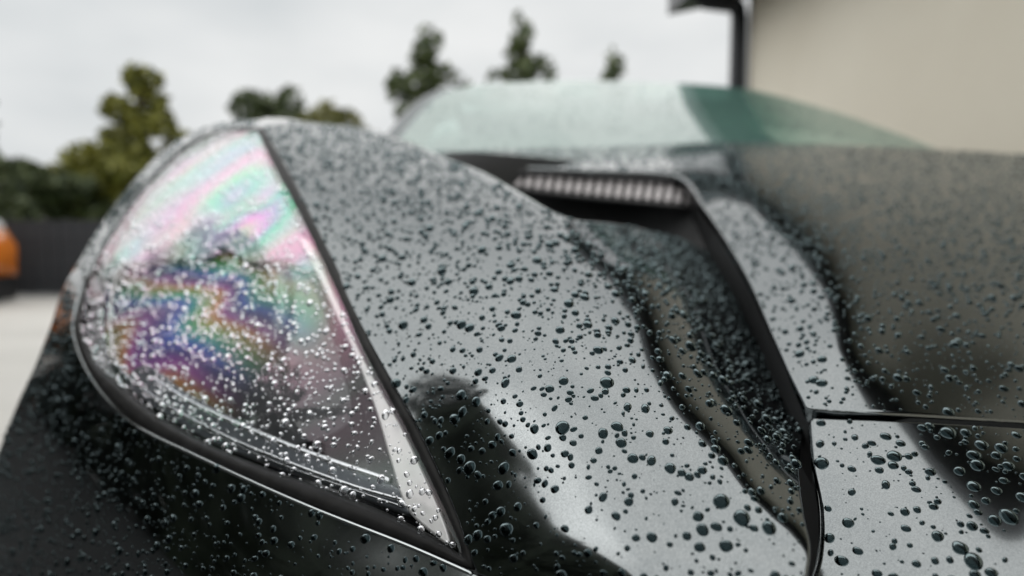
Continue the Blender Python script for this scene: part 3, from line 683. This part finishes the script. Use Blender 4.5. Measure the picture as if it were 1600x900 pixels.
for x in (-.72, -3.1):
    for y in (-.8, .8): wheel(oc, (x, y, .31), .31, .2, (0, y, 0), M['rim'])

# ------------------------------------------------------------------ raindrops
DROPS = []   # (pos, normal, radius, surface)
def scatter(surf, dens, rmed, sig, rmax, region=None, dmax=9, far_dens=0.65):
    field, poly, off = SURF[surf]
    x0, y0 = np.maximum(poly[:, :2].min(0), (-60, -20)); x1, y1 = np.minimum(poly[:, :2].max(0), (1850, 1040))
    n = int((x1 - x0) * (y1 - y0) / 4); px = RNG.uniform(x0, x1, n); py = RNG.uniform(y0, y1, n)
    k = inside(poly, px, py)
    if region is not None: k &= region(px, py)
    px, py = px[k], py[k]; d = field.depth(px, py); e = 1.0
    a = field.pos(px + e, py) - field.pos(px - e, py); b = field.pos(px, py + e) - field.pos(px, py - e)
    cr_ = np.cross(b, a); ar = np.linalg.norm(cr_, axis=1) / 4 * 4      # world area per sampled point (4 px^2)
    lam = dens * ar * np.where(d > .8, far_dens + (1 - far_dens) * np.clip(1.2 - d, 0, .4) / .4, 1)
    cnt = RNG.poisson(np.minimum(lam, 3)); idx = np.repeat(np.arange(len(px)), cnt)
    jx = px[idx] + RNG.uniform(-1, 1, len(idx)); jy = py[idx] + RNG.uniform(-1, 1, len(idx))
    pos = field.pos(jx, jy, off); nr = field.normal(jx, jy)
    r = np.clip(rmed * np.exp(RNG.normal(size=len(idx)) * sig), .00018, rmax)
    for q in range(len(idx)): DROPS.append((pos[q], nr[q], r[q], surf))
for sf, d1, r1, s1, m1, d2, r2, s2 in (('front_wing', 18500, .00138, .38, .0033, 30000, .00045, .4), ('lens', 28000, .00118, .35, .0026, 30000, .00045, .4),
                                       ('bonnet', 15000, .0013, .36, .0030, 16000, .0005, .4), ('nose_panel', 14000, .00165, .40, .0038, 18000, .00045, .4),
                                       ('bumper', 15000, .0012, .40, .0026, 22000, .00045, .4), ('wing_edge', 16000, .0012, .3, .002, 12000, .0006, .3)):
    scatter(sf, d1, r1, s1, m1); scatter(sf, d2, r2, s2, .0011)
scatter('windscreen', 1500, .0016, .4, .003)
# beads along the headlamp seam
DROPS.sort(key=lambda t: -t[2])
cell = .008; grid = {}; keep = []
for dpt in DROPS:
    p, n, r, sf = dpt; kx = tuple((p / cell).astype(int)); ok = True
    for ax in (-1, 0, 1):
        for ay in (-1, 0, 1):
            for az in (-1, 0, 1):
                for (p2, r2) in grid.get((kx[0]+ax, kx[1]+ay, kx[2]+az), ()):
                    if (p[0]-p2[0])**2 + (p[1]-p2[1])**2 + (p[2]-p2[2])**2 < ((r + r2) * .97) ** 2: ok = False; break
                if not ok: break
            if not ok: break
        if not ok: break
    if ok: grid.setdefault(kx, []).append((p, r)); keep.append(dpt)
print('drops', len(DROPS), len(keep))

def drop_mesh(seg, rings, seed):
    """one bead: unit footprint radius, domed, slightly irregular outline, sagging to -Y"""
    rg = np.random.default_rng(seed); ph = rg.uniform(0, 6.28, 4); am = rg.uniform(.0, .04, 4); el = rg.uniform(.85, 1.18)
    V, F = [], []; h = rg.uniform(.66, .84)
    prof = [(.97, -.14), (1.0, .02)] + [(math.cos(t) ** .92, .02 + h * math.sin(t)) for t in np.linspace(.22, 1.42, rings - 2)]
    for (rr, zz) in prof:
        for k in range(seg):
            a = 2 * math.pi * k / seg; s = 1 + sum(am[i] * math.cos((i + 1) * a + ph[i]) for i in range(4))
            V.append((rr * s * math.cos(a) * el, rr * s * math.sin(a) / el, zz))
    V.append((0, 0, .02 + h)); top = len(V) - 1; R_ = len(prof)
    for i in range(R_ - 1):
        for k in range(seg): F.append((i*seg+k, i*seg+(k+1) % seg, (i+1)*seg+(k+1) % seg, (i+1)*seg+k))
    for k in range(seg): F.append(((R_-1)*seg+k, (R_-1)*seg+(k+1) % seg, top))
    return np.array(V), F
WHERE = {'front_wing': ('clear raindrop beaded on the grey front wing beside the headlamp', 'raindrops on the front wing'),
         'lens': ('clear raindrop beaded on the iridescent headlamp lens', 'raindrops on the headlamp lens'),
         'bonnet': ('clear raindrop beaded on the bonnet beyond the vent', 'raindrops on the bonnet'),
         'nose_panel': ('clear raindrop beaded on the nose panel in front of the bonnet seam', 'raindrops on the nose panel'),
         'bumper': ('clear raindrop beaded on the dark bumper below the headlamp', 'raindrops on the bumper'),
         'wing_edge': ('clear raindrop beaded on the narrow wing edge behind the headlamp', 'raindrops on the wing edge'),
         'windscreen': ('clear raindrop on the green tinted windscreen', 'raindrops on the windscreen')}
def drop_label(sf, p, r):
    lab, grp = WHERE[sf]
    size = 'large' if r > .0023 else 'medium sized' if r > .0016 else 'small'
    if sf == 'front_wing':
        d = p - np.array([0, 0, CAM_H]); zc = d[1] * cp - d[2] * sp_; x = 800 + FPX * d[0] / zc; y = 450 - FPX * (d[1] * sp_ + d[2] * cp) / zc
        cx = np.interp(y, [365, 430, 500, 580, 660, 730, 785, 815], [890, 930, 975, 1020, 1080, 1150, 1215, 1255])
        zone = ('on the wing flank inside the bonnet vent channel' if x > cx + 12 else 'in the dark reflection beside the headlamp corner' if y - 600 > (x - 640) * .94 else
                'along the crest edge above the vent channel' if x > cx - 70 else 'along the black headlamp seam on the wing' if x < np.interp(y, [203, 365, 545, 730, 880], [403, 490, 575, 670, 728]) + 90 else 'on the bright middle of the front wing')
        return size + ' clear raindrop ' + zone, grp
    if sf == 'nose_panel':
        return size + ' clear raindrop beaded on the nose panel in front of the bonnet seam', grp
    return size + lab[5:].replace('raindrop', 'clear raindrop', 1), grp
def frame(n, ang):
    n = Vector(n); dn = Vector((0, 0, -1)); dn = dn - n * dn.dot(n)
    if dn.length < 1e-4: dn = Vector((0, -1, 0))
    dn.normalize(); x = n.cross(dn); m = Matrix((x, -dn, n)).transposed()
    return m @ Matrix.Rotation(ang, 3, 'Z')
def onscreen(p):
    d = p - np.array([0, 0, CAM_H]); zc = d[1] * cp - d[2] * sp_; xc = d[0]; yc = d[1] * sp_ + d[2] * cp
    return abs(xc / zc * FPX) < 800 and abs(yc / zc * FPX) < 450, zc
sc_ = []
for i, (p, n, r, sf) in enumerate(keep):
    on, z = onscreen(p); sc_.append((r / z if on else 0))
order = np.argsort(-np.array(sc_)); big = set(order[:300].tolist())
variants = []
for i in range(20):
    V, F = drop_mesh(20, 8, 100 + i % 10); me = bpy.data.meshes.new('water_drop'); me.from_pydata([tuple(v) for v in V], [], F)
    me.polygons.foreach_set('use_smooth', [True] * len(me.polygons)); me.materials.append(M['water' if i < 10 else 'water_clear']); variants.append(me)
for i in sorted(big):
    p, n, r, sf = keep[i]
    o = bpy.data.objects.new('raindrop', variants[i % 10 + (10 if sf == 'lens' else 0)]); COL.objects.link(o)
    m3 = frame(n, random.uniform(-.5, .5) + (math.pi if random.random() < .5 else 0)); o.matrix_world = Matrix.Translation(p) @ m3.to_4x4() @ Matrix.Diagonal((r * random.uniform(.9, 1.1), r * random.uniform(.95, 1.25), r, 1))
    lb, gp_ = drop_label(sf, p, r); tag(o, lb, 'raindrop', gp_)
lods = {0: [drop_mesh(16, 8, 200 + i) for i in range(8)], 1: [drop_mesh(12, 7, 300 + i) for i in range(8)], 2: [drop_mesh(8, 6, 400 + i) for i in range(8)]}
for glassy, label in ((False, 'fine clear rain beads spread all over the painted car body'), (True, 'fine bright rain beads spread over the headlamp lens')):
    AV, AF, base = [], [], 0
    for i, (p, n, r, sf) in enumerate(keep):
        if i in big or (sf == 'lens') != glassy: continue
        on, z = onscreen(p); s = r / z * FPX
        V, F = lods[0 if s > 3 else 1 if s > 1.2 else 2][i % 8]
        m3 = np.array(frame(n, random.uniform(0, 6.28))); V2 = (V * np.array([r * random.uniform(.85, 1.2), r * random.uniform(.85, 1.2), r])) @ m3.T + p
        AV.append(V2); AF += [tuple(a + base for a in f) for f in F]; base += len(V)
    AV = np.concatenate(AV); print('drop mesh', len(AV), len(AF))
    o = from_np('rain_beads', AV, AF, M['water_clear' if glassy else 'water'], None, True)
    tag(o, label, 'raindrops', None, 'stuff')
